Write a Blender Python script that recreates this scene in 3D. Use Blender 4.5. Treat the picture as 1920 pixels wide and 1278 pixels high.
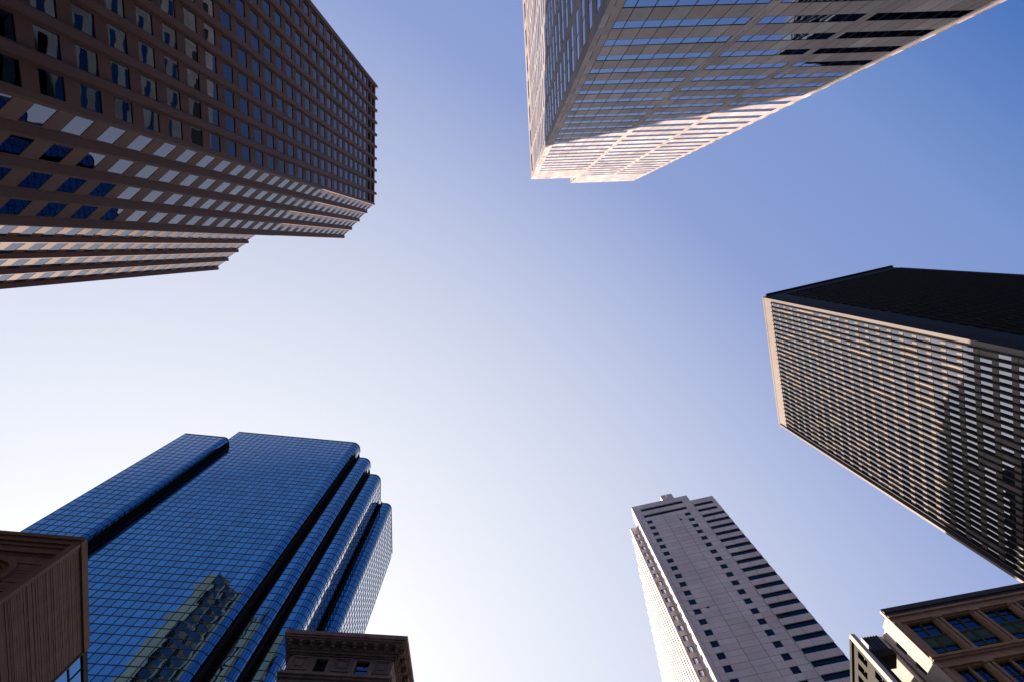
import bpy, math, random
import numpy as np

random.seed(7)
S = bpy.context.scene
for o in list(bpy.data.objects):
    bpy.data.objects.remove(o)
COL = S.collection
EYE = 1.6                      # eye height above the pavement; facade heights below are measured from the eye

# ------------------------------------------------------------------ camera
cam = bpy.data.cameras.new('camera')
cam.lens = 17.0; cam.sensor_width = 36.0; cam.clip_start = 0.1; cam.clip_end = 20000
co = bpy.data.objects.new('camera', cam); COL.objects.link(co)
from mathutils import Matrix, Vector
R = np.array([[9.99810502e-01, 3.79873430e-03, -1.90926408e-02],
              [0.0, -9.80775726e-01, -1.95138349e-01],
              [-1.94668773e-02, 1.95101371e-01, -9.80589871e-01]])
co.matrix_world = Matrix.Translation((0, 0, EYE)) @ Matrix([list(r) for r in R]).to_4x4()
S.camera = co

# ------------------------------------------------------------------ sun and sky
SUN = Vector((-0.655, 1.0, 0.605)).normalized()
elev = math.asin(SUN.z)
az = math.atan2(SUN.x, SUN.y)
W = bpy.data.worlds.new('World'); S.world = W; W.use_nodes = True
nt = W.node_tree; nt.nodes.clear()
sky = nt.nodes.new('ShaderNodeTexSky'); sky.sky_type = 'NISHITA'; sky.sun_disc = False
sky.sun_elevation = elev; sky.sun_rotation = az
sky.altitude = 0; sky.air_density = 1.0; sky.dust_density = 2.6; sky.ozone_density = 2.2
# summer haze: the air whitens with the angle towards the sun (forward scattering), deep blue opposite it
tcw = nt.nodes.new('ShaderNodeTexCoord')
dt = nt.nodes.new('ShaderNodeVectorMath'); dt.operation = 'DOT_PRODUCT'; dt.inputs[1].default_value = tuple(SUN)
nrm = nt.nodes.new('ShaderNodeVectorMath'); nrm.operation = 'NORMALIZE'
nt.links.new(tcw.outputs['Generated'], nrm.inputs[0]); nt.links.new(nrm.outputs[0], dt.inputs[0])
mr = nt.nodes.new('ShaderNodeMapRange'); mr.inputs[1].default_value = -0.5; mr.inputs[2].default_value = 1.0
nt.links.new(dt.outputs['Value'], mr.inputs[0])
rp = nt.nodes.new('ShaderNodeValToRGB'); el = rp.color_ramp.elements
def srgb(c): return tuple(((x/255+0.055)/1.055)**2.4 for x in c) + (1,)
stops = [(-0.5, (40, 78, 150)), (-0.24, (70, 113, 184)), (-0.05, (123, 149, 207)), (0.21, (144, 162, 213)), (0.31, (170, 183, 222)),
         (0.44, (190, 198, 232)), (0.57, (209, 216, 240)), (0.79, (240, 243, 251)), (1.0, (254, 254, 255))]
for i, (d, c) in enumerate(stops):
    e = el[i] if i < 2 else el.new(0.5)
    e.position = (d+0.5)/1.5; e.color = srgb(c)
nt.links.new(mr.outputs[0], rp.inputs[0])
sc1 = nt.nodes.new('ShaderNodeVectorMath'); sc1.operation = 'SCALE'; sc1.inputs['Scale'].default_value = 0.08*0.35
nt.links.new(sky.outputs[0], sc1.inputs[0])
sc2 = nt.nodes.new('ShaderNodeVectorMath'); sc2.operation = 'SCALE'; sc2.inputs['Scale'].default_value = 0.94
nt.links.new(rp.outputs[0], sc2.inputs[0])
ad = nt.nodes.new('ShaderNodeVectorMath'); ad.operation = 'ADD'
nt.links.new(sc1.outputs[0], ad.inputs[0]); nt.links.new(sc2.outputs[0], ad.inputs[1])
bg = nt.nodes.new('ShaderNodeBackground'); bg.inputs['Strength'].default_value = 0.35
out = nt.nodes.new('ShaderNodeOutputWorld')
nt.links.new(ad.outputs[0], bg.inputs[0]); nt.links.new(bg.outputs[0], out.inputs[0])
sl = bpy.data.lights.new('sun', 'SUN'); sl.energy = 5.0; sl.angle = math.radians(0.5)
sl.color = (1.0, 0.87, 0.76)
so = bpy.data.objects.new('sun', sl); COL.objects.link(so)
so.rotation_euler = SUN.to_track_quat('Z', 'Y').to_euler(); so.location = (0, 0, 300)
S.view_settings.view_transform = 'Standard'; S.view_settings.look = 'None'
S.view_settings.exposure = 1.5; S.view_settings.gamma = 1.0
S.render.engine = 'CYCLES'
S.cycles.max_bounces = 7; S.cycles.glossy_bounces = 4; S.cycles.diffuse_bounces = 4
S.render.resolution_x = 1024; S.render.resolution_y = 681

# ------------------------------------------------------------------ materials
def mat(name):
    m = bpy.data.materials.new(name); m.use_nodes = True
    n = m.node_tree; b = n.nodes['Principled BSDF']
    return m, n, b
def node(n, t, **kw):
    x = n.nodes.new(t)
    for k, v in kw.items():
        if k in x.inputs: x.inputs[k].default_value = v
        else: setattr(x, k, v)
    return x
def stone(name, col, rough=0.75, isl=0.12, nz=0.12, scale=0.35, bump=0.15, spec=0.3, metallic=0.0, hue=0.0):
    """masonry / metal wall: random tone per panel (mesh island), streaky weathering, fine grain"""
    m, n, b = mat(name); L = n.links
    geo = node(n, 'ShaderNodeNewGeometry'); tc = node(n, 'ShaderNodeTexCoord')
    mp = node(n, 'ShaderNodeMapping'); mp.inputs['Scale'].default_value = (1, 1, 0.35)
    L.new(tc.outputs['Object'], mp.inputs[0])
    n1 = node(n, 'ShaderNodeTexNoise', Scale=scale, Detail=6.0, Roughness=0.65)
    L.new(mp.outputs[0], n1.inputs['Vector'])
    n2 = node(n, 'ShaderNodeTexNoise', Scale=9.0, Detail=3.0)
    L.new(tc.outputs['Object'], n2.inputs['Vector'])
    r1 = node(n, 'ShaderNodeMapRange'); r1.inputs[3].default_value = 1 - isl; r1.inputs[4].default_value = 1 + isl
    L.new(geo.outputs['Random Per Island'], r1.inputs[0])
    r2 = node(n, 'ShaderNodeMapRange'); r2.inputs[1].default_value = 0.3; r2.inputs[2].default_value = 0.7
    r2.inputs[3].default_value = 1 - nz; r2.inputs[4].default_value = 1 + nz
    L.new(n1.outputs['Fac'], r2.inputs[0])
    r3 = node(n, 'ShaderNodeMapRange'); r3.inputs[1].default_value = 0.3; r3.inputs[2].default_value = 0.7
    r3.inputs[3].default_value = 0.93; r3.inputs[4].default_value = 1.07
    L.new(n2.outputs['Fac'], r3.inputs[0])
    a = node(n, 'ShaderNodeMath', operation='MULTIPLY'); c = node(n, 'ShaderNodeMath', operation='MULTIPLY')
    L.new(r1.outputs[0], a.inputs[0]); L.new(r2.outputs[0], a.inputs[1])
    L.new(a.outputs[0], c.inputs[0]); L.new(r3.outputs[0], c.inputs[1])
    hsv = node(n, 'ShaderNodeHueSaturation'); hsv.inputs['Color'].default_value = (*col, 1)
    L.new(c.outputs[0], hsv.inputs['Value'])
    if hue:
        rh = node(n, 'ShaderNodeMapRange'); rh.inputs[3].default_value = 1 - hue; rh.inputs[4].default_value = 1 + hue
        ma = node(n, 'ShaderNodeMath', operation='MULTIPLY'); ma.inputs[1].default_value = 7.31
        fr = node(n, 'ShaderNodeMath', operation='FRACT')
        L.new(geo.outputs['Random Per Island'], ma.inputs[0]); L.new(ma.outputs[0], fr.inputs[0])
        L.new(fr.outputs[0], rh.inputs[0]); L.new(rh.outputs[0], hsv.inputs['Saturation'])
    L.new(hsv.outputs[0], b.inputs['Base Color'])
    bp = node(n, 'ShaderNodeBump', Strength=bump, Distance=0.02)
    L.new(n2.outputs['Fac'], bp.inputs['Height']); L.new(bp.outputs[0], b.inputs['Normal'])
    b.inputs['Roughness'].default_value = rough; b.inputs['Specular IOR Level'].default_value = spec
    b.inputs['Metallic'].default_value = metallic
    return m
def glass(name, tint, metallic=1.0, rough=0.015, ior=1.5, wav=0.25, wscale=0.5, isl=0.12, dist=0.02, edge=None):
    """coated window glass: mirror-like, colour of its coating, each pane slightly different, gently rippled"""
    m, n, b = mat(name); L = n.links
    geo = node(n, 'ShaderNodeNewGeometry'); tc = node(n, 'ShaderNodeTexCoord')
    r1 = node(n, 'ShaderNodeMapRange'); r1.inputs[3].default_value = 1 - isl; r1.inputs[4].default_value = 1 + isl
    L.new(geo.outputs['Random Per Island'], r1.inputs[0])
    hsv = node(n, 'ShaderNodeHueSaturation'); hsv.inputs['Color'].default_value = (*tint, 1)
    L.new(r1.outputs[0], hsv.inputs['Value']); L.new(hsv.outputs[0], b.inputs['Base Color'])
    if edge:      # the coating loses its colour towards grazing angles
        lw = node(n, 'ShaderNodeLayerWeight'); me = node(n, 'ShaderNodeMapRange')
        me.inputs[1].default_value = edge[0]; me.inputs[2].default_value = edge[1]
        mx = node(n, 'ShaderNodeMixRGB'); mx.inputs[2].default_value = (*edge[2], 1)
        L.new(lw.outputs['Facing'], me.inputs[0]); L.new(me.outputs[0], mx.inputs[0])
        L.new(hsv.outputs[0], mx.inputs[1]); L.new(mx.outputs[0], b.inputs['Base Color'])
    nz = node(n, 'ShaderNodeTexNoise', Scale=wscale, Detail=1.0)
    L.new(tc.outputs['Object'], nz.inputs['Vector'])
    bp = node(n, 'ShaderNodeBump', Strength=wav, Distance=dist)
    L.new(nz.outputs['Fac'], bp.inputs['Height']); L.new(bp.outputs[0], b.inputs['Normal'])
    b.inputs['Metallic'].default_value = metallic; b.inputs['Roughness'].default_value = rough
    b.inputs['IOR'].default_value = ior
    return m
def plain(name, col, rough=0.6, metallic=0.0, spec=0.4):
    return stone(name, col, rough, 0.05, 0.06, 0.5, 0.05, spec, metallic)

M_brown = stone('brown_granite', (0.088, 0.040, 0.025), 0.65, 0.10, 0.14, hue=0.12)
M_brown_d = stone('dark_brown_backing', (0.03, 0.016, 0.012), 0.7, 0.05, 0.1)
M_gA = glass('bronze_blue_glass', (0.022, 0.038, 0.062), isl=0.2)
M_gT = glass('tooth_glass', (0.085, 0.098, 0.145), isl=0.16, wav=0.3)
M_louvre = plain('black_louvre', (0.012, 0.011, 0.012), 0.7)
M_black = plain('black_metal', (0.008, 0.008, 0.010), 0.8, spec=0.05)
M_pink = stone('pale_pink_granite', (0.29, 0.245, 0.235), 0.7, 0.20, 0.22, 0.3, hue=0.35)
M_joint = plain('dark_joint', (0.035, 0.028, 0.03), 0.8)
M_gB = glass('blue_strip_glass', (0.045, 0.15, 0.35), isl=0.10)
M_dark = stone('dark_bronze_metal', (0.165, 0.13, 0.112), 0.6, 0.08, 0.10, spec=0.3)
M_blackC = stone('black_side_metal', (0.014, 0.011, 0.009), 0.75, 0.08, 0.1)
M_fin = stone('dark_fin_metal', (0.018, 0.013, 0.011), 0.7, 0.08, 0.10, spec=0.3)
M_gC = glass('grey_glass', (0.27, 0.275, 0.315), isl=0.16)
M_blind = stone('drawn_blind', (0.22, 0.17, 0.145), 0.8, 0.18, 0.03)
M_mauve = stone('mauve_precast', (0.70, 0.60, 0.55), 0.75, 0.07, 0.10, 0.25, hue=0.2)
M_gD = glass('dark_green_glass', (0.018, 0.035, 0.048), isl=0.7)
M_frame = plain('dark_window_frame', (0.016, 0.016, 0.018), 0.65, spec=0.2)
M_gE = glass('blue_curtain_glass', (0.08, 0.235, 0.40), isl=0.13, wav=0.45, wscale=0.33, dist=0.032, edge=(0.56, 0.74, (0.78, 0.80, 0.84)))
M_mull = plain('dark_teal_mullion', (0.005, 0.018, 0.04), 0.4)
M_stoneG = stone('brown_sandstone', (0.25, 0.175, 0.145), 0.85, 0.08, 0.25, 1.2, 0.4)
M_gG = glass('old_window_glass', (0.045, 0.085, 0.15), isl=0.3, wav=0.5)
M_rib = stone('brown_ribbed_precast', (0.20, 0.118, 0.075), 0.8, 0.07, 0.14, 0.8, 0.3)
M_terra = stone('warm_terracotta', (0.36, 0.205, 0.12), 0.8, 0.08, 0.2, 1.0, 0.35)
M_cream = stone('cream_render', (0.62, 0.53, 0.45), 0.85, 0.05, 0.10, 0.8)
M_green = stone('green_copper_panel', (0.055, 0.085, 0.05), 0.6, 0.15, 0.25, 2.0)
M_roofgrey = plain('grey_metal_sheet', (0.05, 0.05, 0.055), 0.5)
M_shaded_brick = stone('shade_darkened_brick', (0.026, 0.018, 0.012), 0.85, 0.1, 0.2)  # brown base colour darkened to stand for shade on the sunlit face
M_gutter = stone('brown_lead_gutter', (0.075, 0.055, 0.055), 0.7, 0.1, 0.2, 1.5, spec=0.2)
M_asph = stone('asphalt', (0.05, 0.05, 0.052), 0.9, 0.0, 0.2, 0.4)
M_pave = stone('pavement_concrete', (0.30, 0.28, 0.26), 0.9, 0.1, 0.15)

# ------------------------------------------------------------------ mesh helpers
class Fr:
    """facade frame: a = start (x, y), u runs along `ang` degrees, w is outward (to the right/left as told), z up"""
    def __init__(s, a, ang, out=None):
        t = math.radians(ang); s.a = a; s.d = (math.cos(t), math.sin(t))
        n = (s.d[1], -s.d[0])
        if out is None:
            if n[0]*a[0] + n[1]*a[1] > 0: n = (-n[0], -n[1])
        elif n[0]*out[0] + n[1]*out[1] < 0: n = (-n[0], -n[1])
        s.n = n
    def P(s, u, z, w=0.0):
        return (s.a[0]+s.d[0]*u+s.n[0]*w, s.a[1]+s.d[1]*u+s.n[1]*w, z)
class MB:
    def __init__(s): s.v = []; s.f = []; s.m = []
    def add(s, vs, fs, mi=0):
        b = len(s.v); s.v += vs; s.f += [tuple(b+i for i in f) for f in fs]; s.m += [mi]*len(fs)
    def box(s, F, u0, u1, z0, z1, w0, w1, mi=0):
        vs = [F.P(u, z, w) for w in (w0, w1) for z in (z0, z1) for u in (u0, u1)]
        s.add(vs, [(0,1,3,2),(4,6,7,5),(0,4,5,1),(2,3,7,6),(0,2,6,4),(1,5,7,3)], mi)
    def prism(s, poly, z0, z1, mi=0):
        n = len(poly)
        vs = [(x, y, z0) for x, y in poly] + [(x, y, z1) for x, y in poly]
        fs = [tuple(range(n)), tuple(range(2*n-1, n-1, -1))]
        fs += [(i, n+i, n+(i+1) % n, (i+1) % n) for i in range(n)]
        s.add(vs, fs, mi)
    def pane(s, F, u0, u1, z0, z1, w, tilt=0.25, th=0.05, mi=0):
        """a pane, hung a fraction of a degree out of true"""
        du = (u1-u0)/2*math.radians(random.uniform(-tilt, tilt)); dz = (z1-z0)/2*math.radians(random.uniform(-tilt, tilt))
        vs = [F.P(u0, z0, w-du-dz), F.P(u1, z0, w+du-dz), F.P(u1, z1, w+du+dz), F.P(u0, z1, w-du+dz)]
        vs += [F.P(u0, z0, w-th), F.P(u1, z0, w-th), F.P(u1, z1, w-th), F.P(u0, z1, w-th)]
        s.add(vs, [(0,1,2,3),(7,6,5,4),(0,4,5,1),(1,5,6,2),(2,6,7,3),(3,7,4,0)], mi)
    def frame(s, F, u0, u1, z0, z1, w0, w1, t, mi=0, vm=(), hm=()):
        s.box(F, u0, u1, z1-t, z1, w0, w1, mi); s.box(F, u0, u1, z0, z0+t, w0, w1, mi)
        s.box(F, u0, u0+t, z0+t, z1-t, w0, w1, mi); s.box(F, u1-t, u1, z0+t, z1-t, w0, w1, mi)
        for u in vm: s.box(F, u-t/2, u+t/2, z0+t, z1-t, w0, w1, mi)
        for z in hm: s.box(F, u0+t, u1-t, z-t/2, z+t/2, w0, w1-0.004, mi)
    def join(s, o):
        b = len(s.v); s.v += o.v; s.f += [tuple(b+i for i in f) for f in o.f]; s.m += o.m
def thing(name, label, cat, base):
    o = bpy.data.objects.new(name, None); COL.objects.link(o)
    o.location = (base[0], base[1], 0); o.empty_display_size = 2
    o['label'] = label; o['category'] = cat
    o['bx'] = float(base[0]); o['by'] = float(base[1])
    del_b = (o['bx'], o['by']); del o['bx']; del o['by']
    BASE[o.name] = del_b
    return o
BASE = {}
SCL = 1.0                       # the finned tower is measured at unit height and built 1.22 times as large
def part(name, mb, mats, root, parent=None):
    bx, by = BASE[root.name]
    me = bpy.data.meshes.new(name)
    me.from_pydata([(x*SCL-bx, y*SCL-by, z*SCL+EYE) for x, y, z in mb.v], [], mb.f)
    for m in (mats if isinstance(mats, (list, tuple)) else [mats]): me.materials.append(m)
    me.polygons.foreach_set('material_index', mb.m)
    me.update()
    import bmesh
    bm = bmesh.new(); bm.from_mesh(me); bmesh.ops.recalc_face_normals(bm, faces=bm.faces[:]); bm.to_mesh(me); bm.free()
    o = bpy.data.objects.new(name, me); COL.objects.link(o)
    o.parent = parent or root
    return o
def size_in_view(F, u0, u1, z0, z1):
    """how large a window shows from the street corner (only decides which windows become parts of their own)"""
    q = []
    for u, z in ((u0, z0), (u1, z0), (u1, z1), (u0, z1)):
        p = np.array(F.P(u, z)); v = R.T @ p
        if v[2] >= -0.01: return 0
        q.append((v[0]/-v[2]*906.7, v[1]/-v[2]*906.7))
    cx = sum(a for a, b in q)/4; cy = sum(b for a, b in q)/4
    if abs(cx) > 980 or abs(cy) > 660: return 0
    p = F.P((u0+u1)/2, 0)
    if F.n[0]*p[0]+F.n[1]*p[1] > 0: return 0
    return abs(sum(q[i][0]*q[(i+1) % 4][1]-q[(i+1) % 4][0]*q[i][1] for i in range(4)))/2
class Windows:
    """collects window units; the 100 that show largest become parts, the rest one part"""
    def __init__(s): s.u = []
    def add(s, F, u0, u1, z0, z1, w=-0.2, fr=0.06, vm=(), hm=(), tilt=0.25, gi=0, fw=0.05):
        p = MB(); p.pane(F, u0+fr*0.5, u1-fr*0.5, z0+fr*0.5, z1-fr*0.5, w, tilt, 0.05, gi)
        f = MB(); f.frame(F, u0, u1, z0, z1, w-0.05, w+fw, fr, 0, vm, hm)
        s.u.append((size_in_view(F, u0, u1, z0, z1), p, f))
    def build(s, root, gm, fm, n=100):
        s.u.sort(key=lambda t: -t[0])
        gm = gm if isinstance(gm, (list, tuple)) else [gm]
        for a, p, f in s.u[:n]:
            o = part('window', p, gm, root); part('window_frame', f, fm, root, o)
        if len(s.u) > n:
            A, B = MB(), MB()
            for a, p, f in s.u[n:]: A.join(p); B.join(f)
            o = part('window', A, gm, root); o['kind'] = 'stuff'
            q = part('window_frame', B, fm, root, o); q['kind'] = 'stuff'
def structure(name, mb, mats):
    me = bpy.data.meshes.new(name); me.from_pydata([tuple(v) for v in mb.v], [], mb.f)
    me.materials.append(mats); me.update()
    o = bpy.data.objects.new(name, me); COL.objects.link(o); o['kind'] = 'structure'
    return o
G0 = -EYE    # street level in eye-based heights

# ------------------------------------------------------------------ ground, road, pavements
g = MB(); g.add([(-3000,-3000,0),(3000,-3000,0),(3000,3000,0),(-3000,3000,0)], [(0,1,2,3)]); structure('ground', g, M_asph)
def slab(name, poly, z0=-0.05, z1=0.13):
    s = MB(); s.prism(poly, z0, z1); structure(name, s, M_pave)
slab('pavement', [(-34,-46),(-30,-46),(-30,-12),(-42,0),(-150,0),(-150,-60),(-34,-60)])
slab('pavement', [(4,-75),(4,-15),(60,-16),(60,-75)])
slab('pavement', [(-110,52),(-36,56),(-28,66),(-28,100),(-110,100)])
slab('pavement', [(33,72),(74,64),(88,145),(48,150)])
slab('pavement', [(92,8),(160,-8),(190,60),(105,84)])

# ================================================================== brown granite tower with sawtooth corner (upper left)
def brown_tower():
    H = 155.0
    root = thing('office_tower', 'brown granite tower with protruding vertical piers and sawtooth stepped corner, upper left', 'skyscraper', (-60, -20))
    PB = 3.365
    zb = [150.7-4.06*j for j in range(38)]; WH = 2.45
    win = Windows(); wall = MB(); lou = MB()
    P0 = (-39.2, -11.9)
    FA = Fr(P0, -86.3)
    # right-hand face: ten bays between eleven piers
    for k in range(1, 11):
        p = MB(); p.box(FA, k*PB-0.40, k*PB+0.40, G0, H+0.15, -0.35, 0.45)
        part('pier', p, M_brown, root)
    for k in range(10):
        b0, b1 = k*PB+0.40, (k+1)*PB-0.40
        u0, u1 = b0+0.24, b1-0.24
        wall.box(FA, b0, u0, G0, H-0.6, -0.3, 0); wall.box(FA, u1, b1, G0, H-0.6, -0.3, 0)
        wall.box(FA, u0, u1, zb[0]+WH, H-0.6, -0.3, -0.002)
        for j, z in enumerate(zb):
            nz = zb[j+1]+WH if j+1 < len(zb) else G0
            wall.box(FA, u0, u1, nz, z, -0.3, -0.002)
            if j < 2:
                for q in range(6):
                    lou.box(FA, u0, u1, z+0.1+q*0.4, z+0.2+q*0.4, -0.30, -0.20)
                lou.box(FA, u0, u1, z, z+WH, -0.36, -0.32)
            else:
                win.add(FA, u0, u1, z, z+WH, -0.09, 0.06, fw=0.03)
    part('louvre', lou, M_louvre, root)
    core = [(-37.5, -45.5)]
    # sawtooth corner, two flights of it
    def teeth(T0, v, n, first_depth):
        pts = []
        PD = 0.92
        L = math.hypot(v[0]+0.56, v[1]-PD-0.06); ang = math.degrees(math.atan2(v[1]-PD-0.06, v[0]+0.56))
        nn = (math.sin(math.radians(ang)), -math.cos(math.radians(ang)))
        if nn[0] < 0: nn = (-nn[0], -nn[1])
        for i in range(n+1):
            T = (T0[0]+v[0]*i, T0[1]+v[1]*i)
            dpt = first_depth if i == 0 else PD
            p = MB(); p.prism([T, (T[0]+0.0625*dpt, T[1]-dpt), (T[0]-0.62, T[1]-dpt-0.1), (T[0]-0.52, T[1]+0.05)], G0, H+0.1)
            part('pier', p, M_brown, root)
            if i == n: break
            a = (T[0]-0.5, T[1]+0.03)
            F = Fr(a, ang)
            u0, u1 = 0.10, L-0.10
            wall.box(F, 0, u0, G0, H-0.6, -0.3, 0); wall.box(F, u1, L, G0, H-0.6, -0.3, 0)
            wall.box(F, u0, u1, zb[0]+WH-0.2, H-0.6, -0.3, -0.002)
            for j, z in enumerate(zb):
                nz = zb[j+1]+WH-0.2 if j+1 < len(zb) else G0
                wall.box(F, u0, u1, nz, z, -0.3, -0.002)
                win.add(F, u0, u1, z, z+WH-0.2, -0.035, 0.06, gi=1, fw=0.02)
            pts += [(a[0]-nn[0]*0.4, a[1]-nn[1]*0.4), (T[0]+v[0]-0.05-nn[0]*0.4, T[1]+v[1]-PD-nn[1]*0.4)]
        return pts
    t1 = teeth(P0, (-2.49, 2.5), 4, 0.45)
    t2 = teeth((-75.5, -3.0), (-3.4, 2.7), 4, 0.92)
    wall.box(Fr((-49.6, -3.5), 180, (0, 1)), 0, 25.6, G0, H-0.6, -0.4, 0)
    wall.box(Fr((-89.4, 7.75), 180, (0, 1)), 0, 4.0, G0, H-0.6, -0.4, 0)
    core += [(-39.65, -12.2)] + t1 + [(-49.7, -3.9), (-75.4, -3.9)] + t2 + [(-89.6, 7.3), (-93.2, 7.3), (-93.2, -50)]
    body = MB(); body.prism(core, G0, H-0.7)
    part('core', body, M_brown_d, root)
    part('wall', wall, M_brown, root)
    r = MB(); r.prism([(-38, -45.4), (-39.9, -12.6), (-49.8, -5), (-76, -5), (-89.8, 5.6), (-93, 6.6), (-93, -49)], H-0.69, H-0.3)
    part('roof', r, M_roofgrey, root)
    win.build(root, [M_gA, M_gT], M_frame)
brown_tower()

# ================================================================== pale granite tower with strip windows (top right)
def strip_tower():
    root = thing('office_tower', 'pale pink granite tower with long horizontal strip windows, its crown in sunlight, top centre', 'skyscraper', (24, -45))
    a = (8.72, -19.2); F = Fr(a, -2.1); L = 34.5; PZ = 3.955; WH = 1.58; H1, H2 = 152.0, 165.0
    wall, win, cap = MB(), Windows(), MB()
    tops = [48.62+PZ*k for k in range(-12, 26)]
    cols = [(1.28, 13.6, 22), (14.5, 23.75, 25), (24.6, 33.4, 25)]
    J = 0.085
    def rows(F, u0, u1, kmax):
        us = [u0] + [0.68+1.667*i for i in range(60) if u0+0.25 < 0.68+1.667*i < u1-0.25] + [u1]
        for k, zt in enumerate(tops):
            k -= 12
            if k > kmax: break
            if zt-WH < G0+3: continue
            win.add(F, u0, u1, zt-WH, zt, -0.03, 0.07, vm=us[1:-1], tilt=0.15, fw=0.022)
            top = zt+PZ-WH
            if k == kmax: top = zt+PZ-WH
            for i in range(len(us)-1):
                wall.box(F, us[i]+J/2, us[i+1]-J/2, zt, top, -0.25, 0.0)
        z = top+J
        return us, z
    for ci, (u0, u1, km) in enumerate(cols):
        us, z = rows(F, u0, u1, km)
        Ht = H1 if ci == 0 else H2
        n = max(1, int(round((Ht-z)/4.0))); dz = (Ht-z)/n
        for q in range(n):
            for i in range(len(us)-1):
                wall.box(F, us[i]+0.01, us[i+1]-0.01, z+q*dz, z+(q+1)*dz-0.02, -0.25, 0.0)
    # plain columns between the strips: one tall panel per floor with a short vertical joint
    for u0, u1, Ht in ((0.0, 1.28, H1), (13.6, 14.5, H2), (23.75, 24.6, H2), (33.4, 34.5, H2)):
        z = G0; mid = (u0+u1)/2 if u0 else 0.57
        while z < Ht-0.1:
            z1 = min(z+PZ-WH, Ht); wall.box(F, u0, mid-0.03, z, z1, -0.25, 0); wall.box(F, mid+0.03, u1, z, z1, -0.25, 0)
            if z1 < Ht: wall.box(F, u0, u1, z1, min(z1+WH, Ht), -0.25, -0.002)
            z += PZ
    FL = Fr(a, -93.3)
    # left face: staggered strips the same height, dark slots in the parapet
    segs = [(1.25, 6.35), (7.6, 12.8), (14.1, 19.3), (20.6, 25.8), (27.1, 32.3), (33.6, 38.8), (40.1, 45.3), (46.6, 51.8)]
    for u0, u1 in segs:
        for k, zt in enumerate(tops):
            if k-12 > 22 or zt-WH < G0+3: continue
            win.add(FL, u0, u1, zt-WH-0.1, zt, -0.03, 0.07, vm=((u0+u1)/2,), tilt=0.15, fw=0.022)
            wall.box(FL, u0, u1, zt, zt+PZ-WH-0.1, -0.25, 0)
        z = 48.62+PZ*22+PZ-WH
        wall.box(FL, u0, u1, z, 142.6, -0.25, 0)
        cap.box(FL, u0+0.2, u1-0.2, 142.6, 147.0, -0.3, -0.08)
        wall.box(FL, u0-0.6, u0+0.2, 142.6, 147.0, -0.25, 0); wall.box(FL, u1-0.2, u1+0.6, 142.6, 147.0, -0.25, 0)
        wall.box(FL, u0-0.6, u1+0.6, 147.0, H1, -0.25, 0.0)
    e = [0.0] + [x for s in segs for x in s] + [53.0]
    for i in range(0, len(e), 2):
        z = G0
        while z < 142.5:
            z1 = min(z+PZ-J, 142.6); wall.box(FL, e[i]+(0.01 if i == 0 else 0), e[i+1], z, z1, -0.25, 0); z = z1+J
    wall.box(FL, 0.02, 0.65, 142.6, H1, -0.25, 0)
    core = MB()
    c = [F.P(0.3, 0, -0.26), F.P(34.2, 0, -0.26), F.P(34.2, 0, -50), FL.P(53, 0, -0.26)]
    core.prism([(x, y) for x, y, z in c], G0, H1-1)
    c2 = [F.P(13.9, 0, -0.26), F.P(34.2, 0, -0.26), F.P(34.2, 0, -30), F.P(13.9, 0, -30)]
    core.prism([(x, y) for x, y, z in c2], H1-1.2, H2-1)
    part('core', core, M_joint, root)
    # side and back walls of the taller half
    wall.box(Fr(F.P(34.5, 0)[:2], -92.1, (1, 0)), 0, 50, G0, H1, -0.25, 0)
    wall.box(Fr(F.P(34.5, 0)[:2], -92.1, (1, 0)), 0, 30, H1, H2, -0.25, 0)
    wall.box(Fr(F.P(13.62, 0)[:2], -92.1, (-1, 0)), 0.0, 30, H1-1, H2, -0.25, 0.02)
    part('wall', wall, M_pink, root)
    part('parapet_slot', cap, M_louvre, root)
    rf = MB(); rf.prism([(x, y) for x, y, z in c], H1-1, H1-0.6); part('roof', rf, M_roofgrey, root)
    win.build(root, M_gB, M_frame)
strip_tower()

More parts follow.
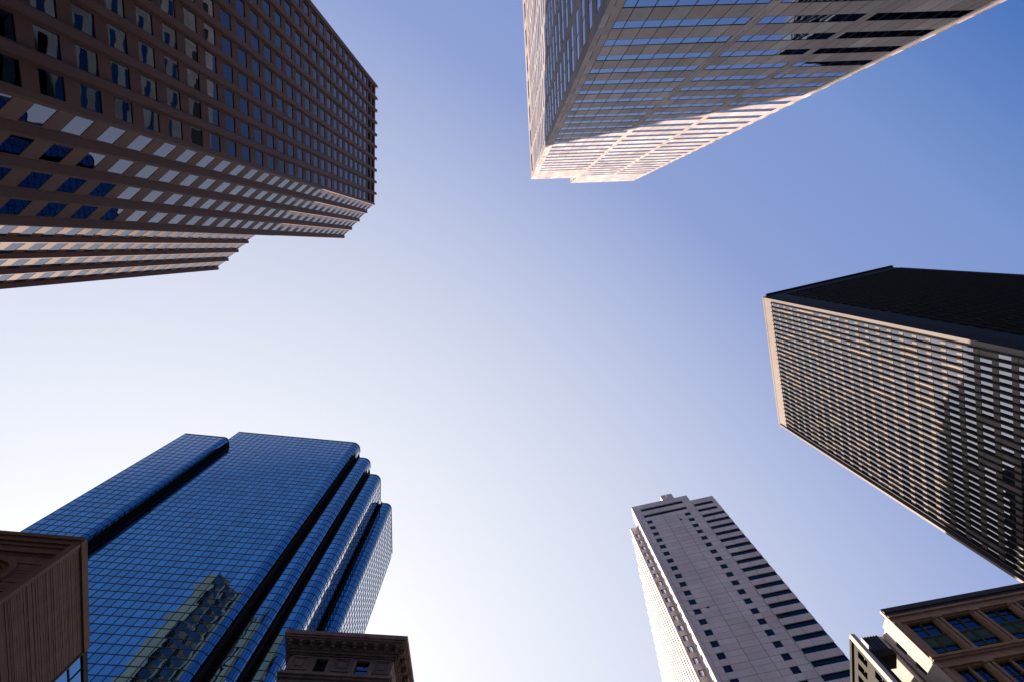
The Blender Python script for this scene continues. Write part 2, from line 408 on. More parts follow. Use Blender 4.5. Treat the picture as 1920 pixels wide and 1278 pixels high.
# ================================================================== dark finned tower (right)
def finned_tower():
    root = thing('office_tower', 'dark finned tower with a closely ribbed sunlit face and a black side, right edge', 'skyscraper', (140, 37))
    H = 150.0
    p = (81.3*1.0, 15.9)
    a = (A_C[0], A_C[1])
    F = Fr(a, 76.8); FR = Fr(a, -12.9)
    PU = 1.383; U0 = 1.45; NB = 29; PZ = 3.225
    wall, fins, win = MB(), MB(), Windows()
    U1 = U0+NB*PU
    zt = [144.3-PZ*j for j in range(45)]; WH = 2.2
    random.seed(11)
    for i in range(NB):
        u0, u1 = U0+i*PU+0.07, U0+(i+1)*PU-0.07
        for j, z in enumerate(zt):
            if z-WH < G0+1: continue
            r = random.random()
            blind = 1 if r < 0.17 else 0
            win.add(F, u0, u1, z-WH, z, -0.05, 0.04, tilt=0.35, gi=blind, fw=0.045)
            nz = zt[j+1] if j+1 < len(zt) else G0
            wall.box(F, u0-0.03, u1+0.03, nz, z-WH, -0.2, 0.0)
        wall.box(F, u0-0.03, u1+0.03, zt[0], 145.0, -0.2, 0)
    for i in range(NB+1):
        f = MB(); f.box(F, U0+i*PU-0.12, U0+i*PU+0.12, G0, 145.25, -0.15, 0.46)
        part('fin', f, M_fin, root)
    # parapet band, corner column, far corner column
    wall.box(F, 0.25, 42.9, 145.25, 149.2, -0.2, 0.12)
    wall.box(F, 0.25, U0-0.12, G0, 145.25, -0.2, 0.12)
    wall.box(F, 42.75, 43.3, G0, 148.9, -1.2, 0.45)
    gp = MB(); gp.box(F, U1+0.12, 42.75, G0, 145.25, -1.0, -0.8); part('recessed_slot', gp, M_black, root)
    cp = MB()
    for q in range(5): cp.box(F, 0.25+q*8.6, 0.25+(q+1)*8.6-0.02, 149.22, 150.0, -0.5, 0.17)
    part('coping', cp, M_dark, root)
    # chamfered corner and black side face with its own fins
    bk = MB()
    bk.prism([F.P(0.25, 0, 0.1)[:2], FR.P(1.9, 0, 0.15)[:2], FR.P(1.9, 0, -1.0)[:2], F.P(0.8, 0, -1.0)[:2]], G0, 149.6)
    bk.box(FR, 1.9, 4.6, G0, 149.2, -0.4, 0.15)
    bk.box(FR, 4.6, 40.0, 145.6, 149.2, -0.4, 0.15)
    bk.box(FR, 39.0, 40.0, G0, 145.6, -0.4, 0.25)
    for q in range(4): bk.box(FR, 1.0+q*9.9, 1.0+(q+1)*9.9-0.03, 149.2, 150.0, -0.6, 0.55)
    for j in range(46): bk.box(FR, 4.6, 39.0, 145.6-PZ*j-1.3, 145.6-PZ*j, -0.4, -0.12) if 145.6-PZ*j-1.3 > G0 else None
    part('side_wall', bk, M_blackC, root)
    sf = MB()
    for i in range(1, 25): sf.box(FR, 4.6+i*1.383-0.07, 4.6+i*1.383+0.07, G0, 145.6, -0.3, 0.22)
    part('side_fins', sf, M_blackC, root)
    sg = MB()
    for j in range(45):
        z = 145.6-PZ*j-1.3
        if z-1.9 > G0: 
            for i in range(0, 25, 1): sg.pane(FR, 4.65+i*1.383, 4.6+(i+1)*1.383-0.08, z-1.9, z, -0.25, 0.3)
    part('side_glazing', sg, M_black, root)
    core = MB()
    core.prism([F.P(0.8, 0, -0.25)[:2], F.P(41.5, 0, -0.25)[:2], F.P(41.6, 0, -1.1)[:2], F.P(43, 0, -1.15)[:2], F.P(43, 0, -39)[:2], FR.P(39.9, 0, -0.35)[:2], FR.P(2.0, 0, -0.45)[:2]], G0, 149.0)
    part('core', core, M_black, root)
    part('wall', wall, M_dark, root)
    win.build(root, [M_gC, M_blind], M_dark)
A_C = (81.57, 15.98)
SCL = 1.22
finned_tower()
SCL = 1.0

# ================================================================== pale residential tower (bottom right)
def pale_tower():
    root = thing('apartment_tower', 'mauve precast tower with small square windows, stepped roof and glaring white side, lower right', 'skyscraper', (55, 95))
    H = 136.0; a = (39.6, 79.6)
    F = Fr(a, -12.8); FL = Fr(a, 77.2)
    PZ = 2.92; wall, win, winc = MB(), Windows(), MB()
    zt = [127.5-PZ*j for j in range(43)]      # heads of the small windows
    J = 0.075
    cuts = [0.0, 0.9, 2.27, 3.78, 7.5, 11.35, 13.5, 15.02, 17.35]
    def panel(F, u0, u1, z0, z1, w=0.0):
        if z1-z0 > 0.05: wall.box(F, u0+J/2, u1-J/2, z0+J/2, z1-J/2, -0.22, w)
    for j in range(43):
        h = zt[j]; lo = max(h-PZ, G0); sill = h-1.45
        if h < G0+1: break
        for i in range(len(cuts)-1):
            u0, u1 = cuts[i], cuts[i+1]
            if i in (2, 6):
                wall.box(F, u0, u1, lo+J, sill, -0.22, 0.0)
                win.add(F, u0+0.02, u1-0.02, sill, h, -0.13, 0.09, vm=((u0+u1)/2,), tilt=1.2)
            else:
                m = (h+lo)/2+0.1
                panel(F, u0, u1, lo, m); panel(F, u0, u1, m-0.03, h)
    # crown of the main slab with two long slots
    zc = [zt[0], 129.3, 130.55, 132.6, 133.85, 136.2]
    for i in range(5):
        if i in (1, 3):
            panel(F, 0, 2.27, zc[i], zc[i+1]); panel(F, 15.0, 17.35, zc[i], zc[i+1])
            win.add(F, 2.27, 15.0, zc[i], zc[i+1], -0.28, 0.07, vm=[2.27+1.27*q for q in range(1, 10)], tilt=1.0)
        else:
            for u0, u1 in ((0, 2.27), (2.27, 7.5), (7.5, 11.35), (11.35, 15.0), (15.0, 17.35)): panel(F, u0, u1, zc[i], zc[i+1])
    for u0, u1 in ((9.9, 11.7), (11.7, 13.5)): panel(F, u0, u1, 136.2, 138.9)
    wall.box(Fr(F.P(9.92, 0)[:2], 77.2, (-1, 0)), 0, 5, 136.2, 138.85, -0.2, 0.0)
    wall.box(Fr(F.P(13.48, 0)[:2], 77.2, (1, 0)), 0, 5, 136.2, 138.85, -0.2, 0.0)
    # right wing: a long window on every floor, running out to the corner below the third one
    for j in range(45):
        h = zt[0]+PZ*1.0+0.35-PZ*j; sill = h-1.25
        if sill < G0+1: break
        end = 23.1 if j < 2 else 24.15
        win.add(F, 17.55, end, sill, h, -0.28, 0.07, vm=(19.4, 21.2), tilt=1.2)
        lo = max(sill-(PZ-1.25), G0)
        panel(F, 17.4, 20.4, lo, sill, -0.02); panel(F, 20.4, 24.15, lo, sill, -0.02)
        wall.box(F, 17.4, 17.55, sill, h, -0.22, -0.02)
        if j < 2: wall.box(F, 23.1, 24.15, sill, h, -0.22, -0.02)
    panel(F, 17.4, 24.15, zt[0]+PZ+0.35, 133.1, -0.02)
    # narrow sunlit return with small windows
    part_w = MB()
    for j in range(44):
        h = zt[0]-PZ*j+2.9
        lo = max(h-PZ, G0)
        if h < G0+1: break
        win.add(FL, 1.7, 2.7, h-1.6, h-0.4, -0.12, 0.08, tilt=0.8, gi=1)
        wall.box(FL, 0.02, 1.7, lo, h, -0.22, 0); wall.box(FL, 2.7, 4.5, lo, h, -0.22, 0)
        wall.box(FL, 1.7, 2.7, h-0.4, h, -0.22, 0); wall.box(FL, 1.7, 2.7, lo, h-1.6, -0.22, 0)
    wall.box(FL, 0.02, 4.5, zt[0]+2.9, 136.15, -0.22, 0)
    # shaded return facing the street, one window per floor
    b = FL.P(4.5, 0)[:2]; FB = Fr(b, 167.2, (0, -1))
    for j in range(44):
        h = 128.9-PZ*j; lo = max(h-PZ, G0)
        if h < G0+1: break
        wall.box(FB, 0, 0.35, lo, h, -0.22, 0); wall.box(FB, 1.55, 1.9, lo, h, -0.22, 0)
        wall.box(FB, 0.35, 1.55, lo, h-1.5, -0.22, 0)
        win.add(FB, 0.35, 1.55, h-1.5, h, -0.1, 0.08, vm=(0.95,), tilt=1.0, gi=1)
    wall.box(FB, 0, 1.9, 128.9, 132.4, -0.22, 0)
    # long sunlit side: shallow bay fins alternating with recessed window strips
    c = FB.P(1.9, 0)[:2]; FC = Fr(c, 77.2, (-1, 0))
    u = 0.0; i = 0
    hs = [132.4, 131.2, 131.2, 130.2, 130.2, 129.4, 128.6, 128.6, 128, 128, 127, 127, 126, 126, 126, 126, 126, 126]
    while u < 58:
        t = hs[min(i//2, len(hs)-1)]
        wall.box(FC, u, u+1.5, G0, t, -0.22, 0.25)
        for j in range(44):
            h = 128.9-PZ*j; lo = max(h-PZ, G0)
            if h < G0+1: break
            wall.box(FC, u+1.5, u+3.0, lo, h-1.45, -0.22, 0.0)
            win.add(FC, u+1.5, u+3.0, h-1.45, h, -0.1, 0.07, tilt=0.8)
        wall.box(FC, u+1.5, u+3.0, 128.9, max(129.2, t-0.8), -0.22, 0)
        u += 3.0; i += 1
    part('wall', wall, M_mauve, root)
    core = MB()
    k = [F.P(0.25, 0, -0.3), F.P(17.2, 0, -0.3), F.P(17.2, 0, -58), F.P(-1.5, 0, -58), F.P(-1.5, 0, -4.9), F.P(0.25, 0, -4.9)]
    core.prism([q[:2] for q in k], G0, 128.0)
    k = [F.P(0.25, 0, -0.3), F.P(17.2, 0, -0.3), F.P(17.2, 0, -30), F.P(0.25, 0, -30)]
    core.prism([q[:2] for q in k], 127.9, 135.6)
    k = [F.P(17.2, 0, -0.31), F.P(24.1, 0, -0.31), F.P(24.1, 0, -45), F.P(17.2, 0, -45)]
    core.prism([q[:2] for q in k], G0, 132.6)
    for w0, w1, h in ((-19, -14, 137), (-98, -19, 141)):
        k = [F.P(15.5, 0, w0), F.P(24.1, 0, w0), F.P(24.1, 0, w1), F.P(15.5, 0, w1)]
        core.prism([q[:2] for q in k], 130, h)
    part('core', core, M_joint, root)
    dk = MB(); dk.box(F, 5.2, 5.9, 92.2, 92.45, 0, 0.12); dk.box(F, 11.2, 11.9, 124.8, 125.1, 0, 0.12)
    part('vent', dk, M_frame, root)
    win.build(root, [M_gD, M_gC], M_frame)
pale_tower()

# ================================================================== blue glass tower with rounded stepped bays (bottom left)
def blue_tower():
    root = thing('glass_tower', 'blue mirrored glass tower with rounded stepped bays and dark slots, lower left', 'skyscraper', (-70, 75))
    PZ = 1.91; PU = 1.68
    def arc(c, r, a0, a1, n=6):
        return [(c[0]+r*math.cos(math.radians(a0+(a1-a0)*i/n)), c[1]+r*math.sin(math.radians(a0+(a1-a0)*i/n))) for i in range(n+1)]
    def bay(line0, r, side_len, H, zlow=G0, skipz=None):
        """front wall from line0[0] to line0[1], a rounded corner, then a side wall going back"""
        (x0, y0), (x1, y1) = line0
        th = math.atan2(y1-y0, x1-x0)
        L = math.hypot(x1-x0, y1-y0); n = max(1, round(L/PU))
        pts = [(x0+(x1-x0)*i/n, y0+(y1-y0)*i/n) for i in range(n+1)]
        nx, ny = math.sin(th), -math.cos(th)                   # outward (towards the street)
        cx, cy = x1-nx*r, y1-ny*r
        a0 = math.degrees(math.atan2(ny, nx))
        k = max(3, round(r*1.57/0.62))
        pts += arc((cx, cy), r, a0, a0+88, k)[1:]
        ex, ey = pts[-1]; th2 = th+math.radians(87)
        m = max(1, round(side_len/PU))
        if side_len > 0.3: pts += [(ex+math.cos(th2)*side_len*i/m, ey+math.sin(th2)*side_len*i/m) for i in range(1, m+1)]
        panes, grid = MB(), MB()
        rows = int((H-G0)/PZ)
        z0s = [H-0.25-PZ*(i+1) for i in range(rows)]
        for i in range(len(pts)-1):
            p, q = pts[i], pts[i+1]
            seg = math.hypot(q[0]-p[0], q[1]-p[1]); an = math.degrees(math.atan2(q[1]-p[1], q[0]-p[0]))
            F = Fr(p, an, (math.sin(math.radians(an)), -math.cos(math.radians(an))))
            for z in z0s: panes.pane(F, 0, seg, z, z+PZ, -0.03, 0.25 if seg > 1 else 0.12, 0.04)
            t = 0.058 if seg > 1 else 0.05
            grid.box(F, -t, t, z0s[-1], H-0.25, -0.04, 0.035)
            for z in z0s: grid.box(F, 0, seg, z-0.06, z+0.06, -0.04, 0.03)
            grid.box(F, -0.02, seg+0.02, H-0.33, H+0.1, -0.15, 0.07)
        g = part('curtain_wall', panes, M_gE, root)
        part('mullion_grid', grid, M_mull, root, g)
        # solid body behind the glass, inset
        body = MB()
        ins = [(cx+(x-cx)*0.985+0, y) for x, y in pts]
        inner = [(x-nx*0.0, y) for x, y in pts]
        inn = []
        for i, (x, y) in enumerate(pts):
            j0, j1 = max(0, i-1), min(len(pts)-1, i+1)
            tx, ty = pts[j1][0]-pts[j0][0], pts[j1][1]-pts[j0][1]; l = math.hypot(tx, ty)
            inn.append((x-ty/l*0.12, y+tx/l*0.12))
        return inn
    def body(poly, H):
        b = MB(); b.prism(poly, G0, H-0.3); return b
    solid = MB()
    # left bay (stands forward of the main face, lower)
    i0 = bay(((-99.6, 57.95), (-87.6, 59.25)), 1.2, 0.0, 145.0)
    solid.prism(i0+[(-86.6, 75), (-99.5, 75)], G0, 144.7)
    # main bay
    i1 = bay(((-89.2, 61.9), (-51.0, 65.98)), 2.3, 1.2, 156.0)
    solid.prism([(-89.0, 62.1)]+i1[1:]+[(-48.95, 95), (-89.0, 95)], G0, 155.7)
    # stepped bays going back to the right
    i2 = bay(((-47.3, 68.78), (-45.75, 68.95)), 2.0, 1.3, 150.0)
    solid.prism([(-48.9, 68.95)]+i2+[(-43.95, 96), (-48.9, 96)], G0, 149.7)
    i3 = bay(((-42.5, 71.95), (-41.2, 72.1)), 2.0, 7.4, 144.5)
    solid.prism([(-44.0, 72.1)]+i3+[(-39.5, 97), (-44.0, 97)], G0, 144.2)
    i4 = bay(((-39.3, 82.1), (-38.1, 82.2)), 1.8, 16.2, 144.5)
    solid.prism([(-40.7, 82.3)]+i4+[(-37.4, 102), (-40.7, 102)], G0, 144.2)
    part('core', solid, M_black, root)
    # dark recessed slots in the re-entrant corners
    for (x0, y0, x1, y1, H) in ((-86.42, 60.6, -86.35, 62.6, 144.9), (-48.72, 66.95, -48.60, 69.0, 149.9), (-48.72, 68.80, -47.3, 69.2, 149.9),
                                (-43.72, 70.4, -43.62, 72.3, 144.4), (-43.7, 72.0, -42.5, 72.4, 144.4), (-39.45, 81.3, -39.28, 82.4, 144.3), (-39.5, 82.05, -39.2, 82.5, 144.3)):
        s = MB(); s.prism([(x0, y0), (x1, y0), (x1, y1), (x0, y1)], G0, H)
        part('slot', s, M_black, root)
    rl = MB(); rl.box(Fr((-37.6, 98), 0), 0, 0.12, 144.3, 146.4, 0, 0.12); 
    part('roof_mast', rl, M_frame, root)
blue_tower()

# ================================================================== old corniced stone building (bottom, left of centre)
def corniced_building():
    root = thing('stone_building', 'brown sandstone building with a bracketed cornice, carved panels and two sash windows, bottom edge', 'building', (-14, 44))
    a = (-20.53, 35.63); F = Fr(a, 5.0); D = 1.15
    L = 11.4
    Fw = Fr(F.P(0, 0, -D)[:2], 5.0, (0, -1))
    FR = Fr(F.P(L, 0)[:2], 85.5, (1, 0)); FRw = Fr(F.P(L-0.95, 0, -D)[:2], 85.5, (1, 0))
    FLf = Fr(F.P(0, 0)[:2], 94.0, (-1, 0)); FLw = Fr(F.P(1.15, 0, -D)[:2], 94.0, (-1, 0))
    # cornice: stepped mouldings round three sides
    cor = MB()
    for z0, z1, w in ((39.55, 40.0, 0.0), (39.35, 39.55, -0.10), (39.2, 39.35, -0.22)):
        cor.prism([F.P(-w, 0, w)[:2], F.P(L+w, 0, w)[:2], FR.P(20, 0, w)[:2], FLf.P(20, 0, w)[:2]], z0, z1)
    for z0, z1, o in ((38.72, 39.2, 0.35), (38.5, 38.72, 0.22), (38.3, 38.42, 0.14)):
        cor.box(Fw, 1.15-o, 10.45+o, z0, z1, -0.2, o)
        cor.box(FRw, -o+0.05, 19, z0, z1, -0.2, o+0.002); cor.box(FLw, -o+0.05, 19, z0, z1, -0.2, o+0.002)
    c = part('cornice', cor, M_stoneG, root)
    for i in range(11):
        b = MB(); u = 0.75+i*0.985
        b.box(F, u-0.17, u+0.17, 38.95, 39.2, -0.85, -0.26); b.box(F, u-0.14, u+0.14, 38.75, 38.95, -0.9, -0.42)
        b.box(F, u-0.17, u+0.17, 39.02, 39.08, -0.85, -0.23)
        part('bracket', b, M_stoneG, root, c)
    for i in range(14):
        b = MB(); u = 1.0+i*0.98
        b.box(FR, u-0.17, u+0.17, 38.95, 39.2, -0.72, -0.24); b.box(FR, u-0.14, u+0.14, 38.75, 38.95, -0.72, -0.40)
        part('bracket', b, M_stoneG, root, c)
    dn = MB()
    for i in range(30):
        u = 1.2+i*0.31
        dn.box(Fw, u, u+0.18, 38.42, 38.5, -0.05, 0.30)
    for i in range(55):
        u = 0.2+i*0.31; dn.box(FRw, u, u+0.18, 38.42, 38.5, -0.05, 0.30)
    part('dentils', dn, M_stoneG, root, c)
    wall = MB(); win = Windows()
    wins = [(3.55, 4.62), (7.2, 8.38)]
    # attic storey wall with window openings
    for u0, u1 in ((1.15, 3.55), (4.62, 7.2), (8.38, 10.45)): wall.box(Fw, u0, u1, 36.5, 38.3, -0.4, 0)
    for u0, u1 in wins:
        wall.box(Fw, u0, u1, 38.08, 38.3, -0.4, 0); wall.box(Fw, u0, u1, 36.3, 36.62, -0.4, 0)
        win.add(Fw, u0, u1, 36.62, 38.08, -0.3, 0.07, hm=(37.3,), tilt=1.0, fw=0.06)
    part('wall', wall, M_stoneG, root)
    for u0, u1 in ((1.38, 2.95), (5.2, 6.78), (8.82, 10.3)):
        p = MB(); p.frame(Fw, u0, u1, 36.78, 38.2, 0, 0.10, 0.13); p.frame(Fw, u0+0.22, u1-0.22, 36.98, 38.0, 0, 0.05, 0.07)
        p.box(Fw, u0+0.42, u1-0.42, 37.18, 37.82, 0, 0.07)
        part('carved_panel', p, M_stoneG, root)
    belt = MB()
    for z0, z1, o in ((36.3, 36.5, 0.24), (36.12, 36.3, 0.34), (35.9, 36.12, 0.16), (35.2, 35.3, 0.12)):
        belt.box(Fw, 1.15-o, 10.45+o, z0, z1, -0.3, o); belt.box(FRw, 0.02, 19, z0, z1, -0.3, o+0.003); belt.box(FLw, 0.02, 19, z0, z1, -0.3, o+0.003)
    part('belt_course', belt, M_stoneG, root)
    low = MB(); wn2 = Windows()
    z = 35.9
    while z > 2:
        for u0, u1 in ((1.15, 3.3), (4.8, 6.95), (8.5, 10.45)): low.box(Fw, u0, u1, z-3.6, z, -0.4, 0.0)
        for u0, u1 in ((3.3, 4.8), (6.95, 8.5)):
            low.box(Fw, u0, u1, z-1.2, z, -0.4, 0.001); win.add(Fw, u0, u1, z-3.6, z-1.2, -0.3, 0.07, hm=(z-2.4,))
        z -= 3.6
    low.box(FRw, 0.1, 18.9, G0, 38.3, -0.5, 0.0); low.box(FLw, 0.1, 18.9, G0, 38.3, -0.5, 0.0)
    for i in range(6):
        u = 1.0+i*2.9
        for q in range(9): low.box(FRw, u, u+0.5, 34.9-4*q, 36.0-4*q, 0, 0.14)
    part('lower_wall', low, M_stoneG, root)
    core = MB(); core.prism([Fw.P(1.6, 0, -0.42)[:2], Fw.P(10.0, 0, -0.42)[:2], FRw.P(18.8, 0, -0.6)[:2], FLw.P(18.8, 0, -0.6)[:2]], G0, 39.1)
    part('core', core, M_brown_d, root)
    win.build(root, M_gG, M_frame)
corniced_building()

# ================================================================== ribbed brown building (bottom left corner)
def ribbed_building():
    root = thing('ribbed_building', 'dark brown ribbed stone block with a round recess and glass behind, bottom left corner', 'building', (-38, 28))
    a = (-32.95, 22.7); F = Fr(a, 186.1, (0, -1)); FS = Fr(a, 98.3, (1, 0)); H = 35.0
    rib, rib2, cop, gl, gr = MB(), MB(), MB(), MB(), MB()
    random.seed(5)
    z = 34.35
    # right-hand side: fine horizontal ribs of uneven depth
    while z > G0+0.2:
        h = random.choice([0.08, 0.10, 0.13]); d = random.uniform(0.0, 0.04)
        cutsr = [0.3] + sorted(0.3+(q+random.uniform(-0.3, 0.3))*1.21 for q in range(1, 8)) + [10.0]
        for q in range(8):
            rib.box(FS, cutsr[q]+0.005, cutsr[q+1]-0.005, z-h, z-0.015, -0.4, d+random.uniform(-0.004, 0.004))
        z -= h
    cop.box(FS, 0.0, 10.05, 34.45, 35.0, -0.5, 0.14); cop.box(FS, 0.0, 10.0, 34.36, 34.44, -0.5, -0.02)
    cop.box(FS, 0.0, 0.3, G0, 34.36, -0.4, 0.14)
    cop.box(FS, 9.98, 10.08, G0, 34.36, -0.4, 0.12)
    part('ribbed_wall', rib, M_rib, root)
    # street face: stepped bands under the eaves, ribbed below, round recess
    z = 34.6; d = 0.1
    for z0, z1, w in ((34.62, 35.0, 0.14), (34.2, 34.6, 0.02), (33.85, 34.18, -0.12), (33.3, 33.83, -0.22), (33.05, 33.28, -0.04)):
        cop.box(F, 0.0, 14, z0, z1, -0.6, w)
    z = 33.05
    c = (3.6, 30.6)
    while z > G0+0.3:
        h = random.choice([0.16, 0.22, 0.28])
        zm = z-h/2; dz = abs(zm-c[1])
        w = -0.2+random.uniform(-0.03, 0.03)
        if dz < 1.75:
            half = math.sqrt(1.75**2-dz*dz)
            rib2.box(F, 0.02, c[0]-half, z-h, z-0.02, -0.6, w); rib2.box(F, c[0]+half, 14, z-h, z-0.02, -0.6, w)
        else: rib2.box(F, 0.02, 14, z-h, z-0.02, -0.6, w)
        z -= h
    part('street_wall', rib2, M_rib, root)
    rd = MB()
    for r0, r1, w in ((1.45, 1.85, -0.08), (1.15, 1.45, -0.28), (0.9, 1.15, -0.45)):
        n = 40
        for i in range(n):
            t0, t1 = 2*math.pi*i/n, 2*math.pi*(i+1)/n
            vs = [F.P(c[0]+r*math.cos(t), c[1]+r*math.sin(t), ww) for ww in (-0.75, w) for t in (t0, t1) for r in (r0, r1)]
            rd.add(vs, [(0,1,3,2),(4,6,7,5),(0,4,5,1),(2,3,7,6),(0,2,6,4),(1,5,7,3)])
    part('round_recess', rd, M_rib, root)
    part('coping', cop, M_rib, root)
    # glass link behind
    for j in range(22):
        z1 = 34.9-1.7*j
        if z1-1.7 < G0: break
        for i in range(6): gl.pane(FS, 10.1+i*1.45, 10.1+(i+1)*1.45, z1-1.7, z1, -0.1, 0.3)
        gr.box(FS, 10.1, 18.8, z1-0.05, z1+0.05, -0.12, -0.04)
    for i in range(7): gr.box(FS, 10.06+i*1.45, 10.14+i*1.45, G0, 34.9, -0.12, -0.035)
    gr.box(FS, 10.08, 18.8, 34.45, 34.75, -0.2, 0.02)
    g = part('glass_link', gl, M_gB, root); part('mullion_grid', gr, M_frame, root, g)
    core = MB(); core.prism([F.P(0.5, 0, -0.7)[:2], FS.P(18.7, 0, -0.45)[:2], F.P(14, 0, -18)[:2], F.P(14, 0, -0.7)[:2]], G0, 34.3)
    part('core', core, M_brown_d, root)
ribbed_building()

# ================================================================== ornate terracotta building (bottom right corner)
def ornate_building():
    root = thing('ornate_building', 'terracotta building with pilasters, green panels and a sunlit cream side wall, bottom right corner', 'building', (50, 45))
    a = (40.83, 38.86); F = Fr(a, -11.3); FS = Fr(a, 95.0, (-1, 0)); H = 45.0; LL = 32
    top, wall, pil, grn, blt = MB(), MB(), MB(), MB(), MB()
    win = Windows()
    # eaves: rounded dark gutter and fascia bands
    for z0, z1, w in ((44.6, 45.0, 0.12), (44.35, 44.6, 0.24), (44.0, 44.35, 0.10)): top.box(F, 0.0, LL, z0, z1, -0.6, w)
    part('gutter', top, M_gutter, root)
    for z0, z1, w in ((43.75, 44.0, 0.16), (43.25, 43.75, 0.02), (43.0, 43.25, 0.12)): wall.box(F, 0.02, LL, z0, z1, -0.6, w)
    BP = 3.92
    # storeys in pairs: upper zone 38.6 - 43.0, belt, next zone below
    def zone(zt, zb, mid):
        n = 8
        for i in range(n):
            u0 = 0.62+i*BP; u1 = u0+BP
            p = MB()
            p.box(F, u1-0.62, u1-0.34, zb, zt, -0.5, 0.20); p.box(F, u1-0.16, u1+0.12, zb, zt, -0.5, 0.20); p.box(F, u1-0.34, u1-0.16, zb, zt, -0.5, 0.02)
            p.box(F, u1-0.70, u1+0.20, zt-0.25, zt-0.003, -0.5, 0.27); p.box(F, u1-0.66, u1+0.16, zb+0.003, zb+0.2, -0.5, 0.25)
            part('pilaster', p, M_terra, root)
            w0, w1 = u0+0.45 if i == 0 else u0+0.32, u1-0.78
            wm = (w0+w1)/2
            wall.box(F, u0+0.12, w0, zb, zt, -0.5, -0.05); wall.box(F, w1, u1-0.62, zb, zt, -0.5, -0.05)
            if mid:
                for z0, z1 in ((zb, mid-0.75), (mid+0.55, zt-0.15)):
                    for x0, x1 in ((w0, wm-0.07), (wm+0.07, w1)):
                        win.add(F, x0, x1, z0, z1, -0.42, 0.06, hm=((z0+z1)/2+0.1,), tilt=0.8, fw=0.08)
                grn.box(F, w0, w1, mid-0.75, mid+0.55, -0.55, -0.36)
                for x0, x1 in ((w0, wm-0.09), (wm+0.09, w1)): grn.frame(F, x0+0.05, x1-0.05, mid-0.6, mid+0.4, -0.36, -0.31, 0.07)
                grn.box(F, w0, w1, mid+0.42, mid+0.55, -0.55, -0.28); grn.box(F, w0, w1, mid-0.75, mid-0.66, -0.55, -0.28)
                grn.box(F, wm-0.05, wm+0.05, zb, zt-0.15, -0.5, -0.26)
            else:
                for x0, x1 in ((w0, wm-0.12), (wm+0.12, w1)):
                    win.add(F, x0, x1, zb+0.3, zt-0.15, -0.42, 0.06, hm=((zb+zt)/2+0.4,), vm=((x0+x1)/2,), tilt=0.8, fw=0.08)
                wall.box(F, wm-0.12, wm+0.12, zb, zt, -0.5, -0.08); wall.box(F, w0, w1, zb, zb+0.3, -0.5, -0.1)
            wall.box(F, w0, w1, zt-0.15, zt, -0.5, -0.06)
        p = MB(); p.box(F, 0.15, 0.62, zb, zt, -0.5, 0.12); part('pilaster', p, M_terra, root)
        p = MB(); p.box(F, 0.0, 0.15, zb, zt, -0.5, 0.02); part('corner_strip', p, M_terra, root)
    zone(43.0, 38.75, 40.75)
    z = 38.75
    while z > 6:
        for z0, z1, w in ((z-0.25, z, 0.34), (z-0.45, z-0.25, 0.22), (z-1.0, z-0.45, 0.04), (z-1.2, z-1.0, 0.16)): blt.box(F, -0.05 if w > 0.3 else 0.0, LL, z0, z1, -0.5, w)
        zone(z-1.2, z-4.9, None)
        z -= 4.9
    part('belt_course', blt, M_terra, root)
    part('wall', wall, M_terra, root)
    part('green_panel', grn, M_green, root)
    # sunlit cream side wall with a strip of small windows and a projecting flue
    sd = MB(); sw = Windows()
    sd.box(FS, 0.0, 0.25, G0, 44.9, -0.5, 0.06)
    opens = [(42.35, 40.95), (39.9, 38.6), (36.6, 35.3), (33, 31.7)]
    sd.box(FS, 0.25, 1.45, G0, 44.2, -0.5, 0.0); sd.box(FS, 1.95, 2.3, G0, 43.9, -0.5, 0.0)
    z = 43.9
    for hi, lo in opens:
        sd.box(FS, 1.45, 1.95, hi, z, -0.5, 0.0); z = lo
        win.add(FS, 1.45, 1.95, lo, hi, -0.18, 0.05, hm=((lo+hi)/2,))
    sd.box(FS, 1.45, 1.95, G0, z, -0.5, 0.0)
    b = FS.P(2.55, 0, 0.55)[:2]; F2 = Fr(b, 97.0, (-1, 0))
    sd.box(F2, 0.0, 1.75, G0, 44.2, -2.5, 0.0); sd.box(F2, 2.15, 4.2, G0, 43.6, -2.5, 0.0)
    sd.box(F2, 1.75, 2.15, 41.6, 43.9, -2.5, 0.0); sd.box(F2, 1.75, 2.15, G0, 40.2, -2.5, 0.0)
    win.add(F2, 1.75, 2.15, 40.2, 41.6, -0.18, 0.05)
    part('side_wall', sd, M_cream, root)
    core = MB(); core.prism([F.P(0.45, 0, -0.57)[:2], F.P(LL, 0, -0.57)[:2], F.P(LL, 0, -22)[:2], F.P(0.45, 0, -22)[:2]], G0, 44.4)
    part('core', core, M_brown_d, root)
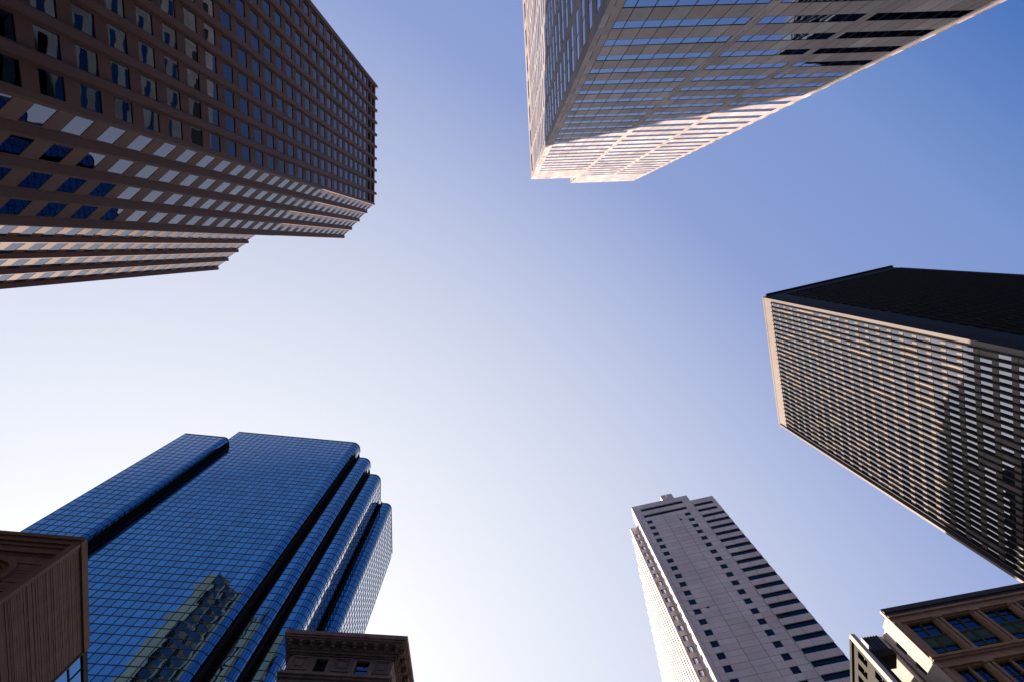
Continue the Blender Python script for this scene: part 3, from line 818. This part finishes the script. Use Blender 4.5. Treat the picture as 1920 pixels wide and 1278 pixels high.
    win.build(root, M_gG, M_green)
ornate_building()

# ================================================================== narrow olive brick building beside it
def olive_building():
    root = thing('brick_building', 'narrow brown brick building, shade in its colour, squeezed between the pale tower and the terracotta building', 'building', (38, 44))
    a = (35.52, 39.13); F = Fr(a, 81.0, (-1, 0)); H = 42.0
    wall, win, st = MB(), Windows(), MB()
    us = [0.55, 1.45]; 
    cols = [(0.95+1.45*i, 1.75+1.45*i) for i in range(6)]
    e = 0.5; z = 41.0
    for (u0, u1) in cols:
        wall.box(F, e, u0, G0, H-0.3, -0.4, 0.0); e = u1
        zz = H-0.3
        for j in range(18):
            hi = 41.05-2.3*j; lo = hi-1.3
            if lo < G0: break
            wall.box(F, u0, u1, hi, zz, -0.4, -0.002); zz = lo
            win.add(F, u0, u1, lo, hi, -0.25, 0.06, hm=((lo+hi)/2,))
        wall.box(F, u0, u1, G0, zz, -0.4, -0.002)
    wall.box(F, e, e+0.5, G0, H-0.3, -0.4, 0)
    wall.box(F, 0.5, e+0.6, H-0.3, H, -0.4, 0.18)
    part('wall', wall, M_shaded_brick, root)
    st.box(Fr(a, 95, (-1, 0)), -0.05, 0.42, G0, H+0.1, -0.45, 0.05)
    part('corner_strip', st, M_cream, root)
    lv = MB(); Q = Fr((36.95, 39.9), -9.0, (0, -1))
    lv.box(Q, 0, 1.7, 40.6, 42.4, -1.4, 0.0)
    for i in range(6): lv.box(Q, 0.02+i*0.29, 0.16+i*0.29, 40.7, 42.38, 0, 0.12)
    part('rooftop_plant', lv, M_roofgrey, root)
    core = MB(); core.prism([F.P(0.5, 0, -0.42)[:2], F.P(9.6, 0, -0.42)[:2], F.P(9.6, 0, -2.6)[:2], F.P(0.5, 0, -1.1)[:2]], G0, 40.6)
    core.prism([F.P(0.9, 0, -1.0)[:2], F.P(2.6, 0, -1.0)[:2], F.P(2.6, 0, -3.1)[:2], F.P(0.9, 0, -3.1)[:2]], 40.0, 40.65)
    part('core', core, M_shaded_brick, root)
    win.build(root, M_gG, M_frame)
olive_building()
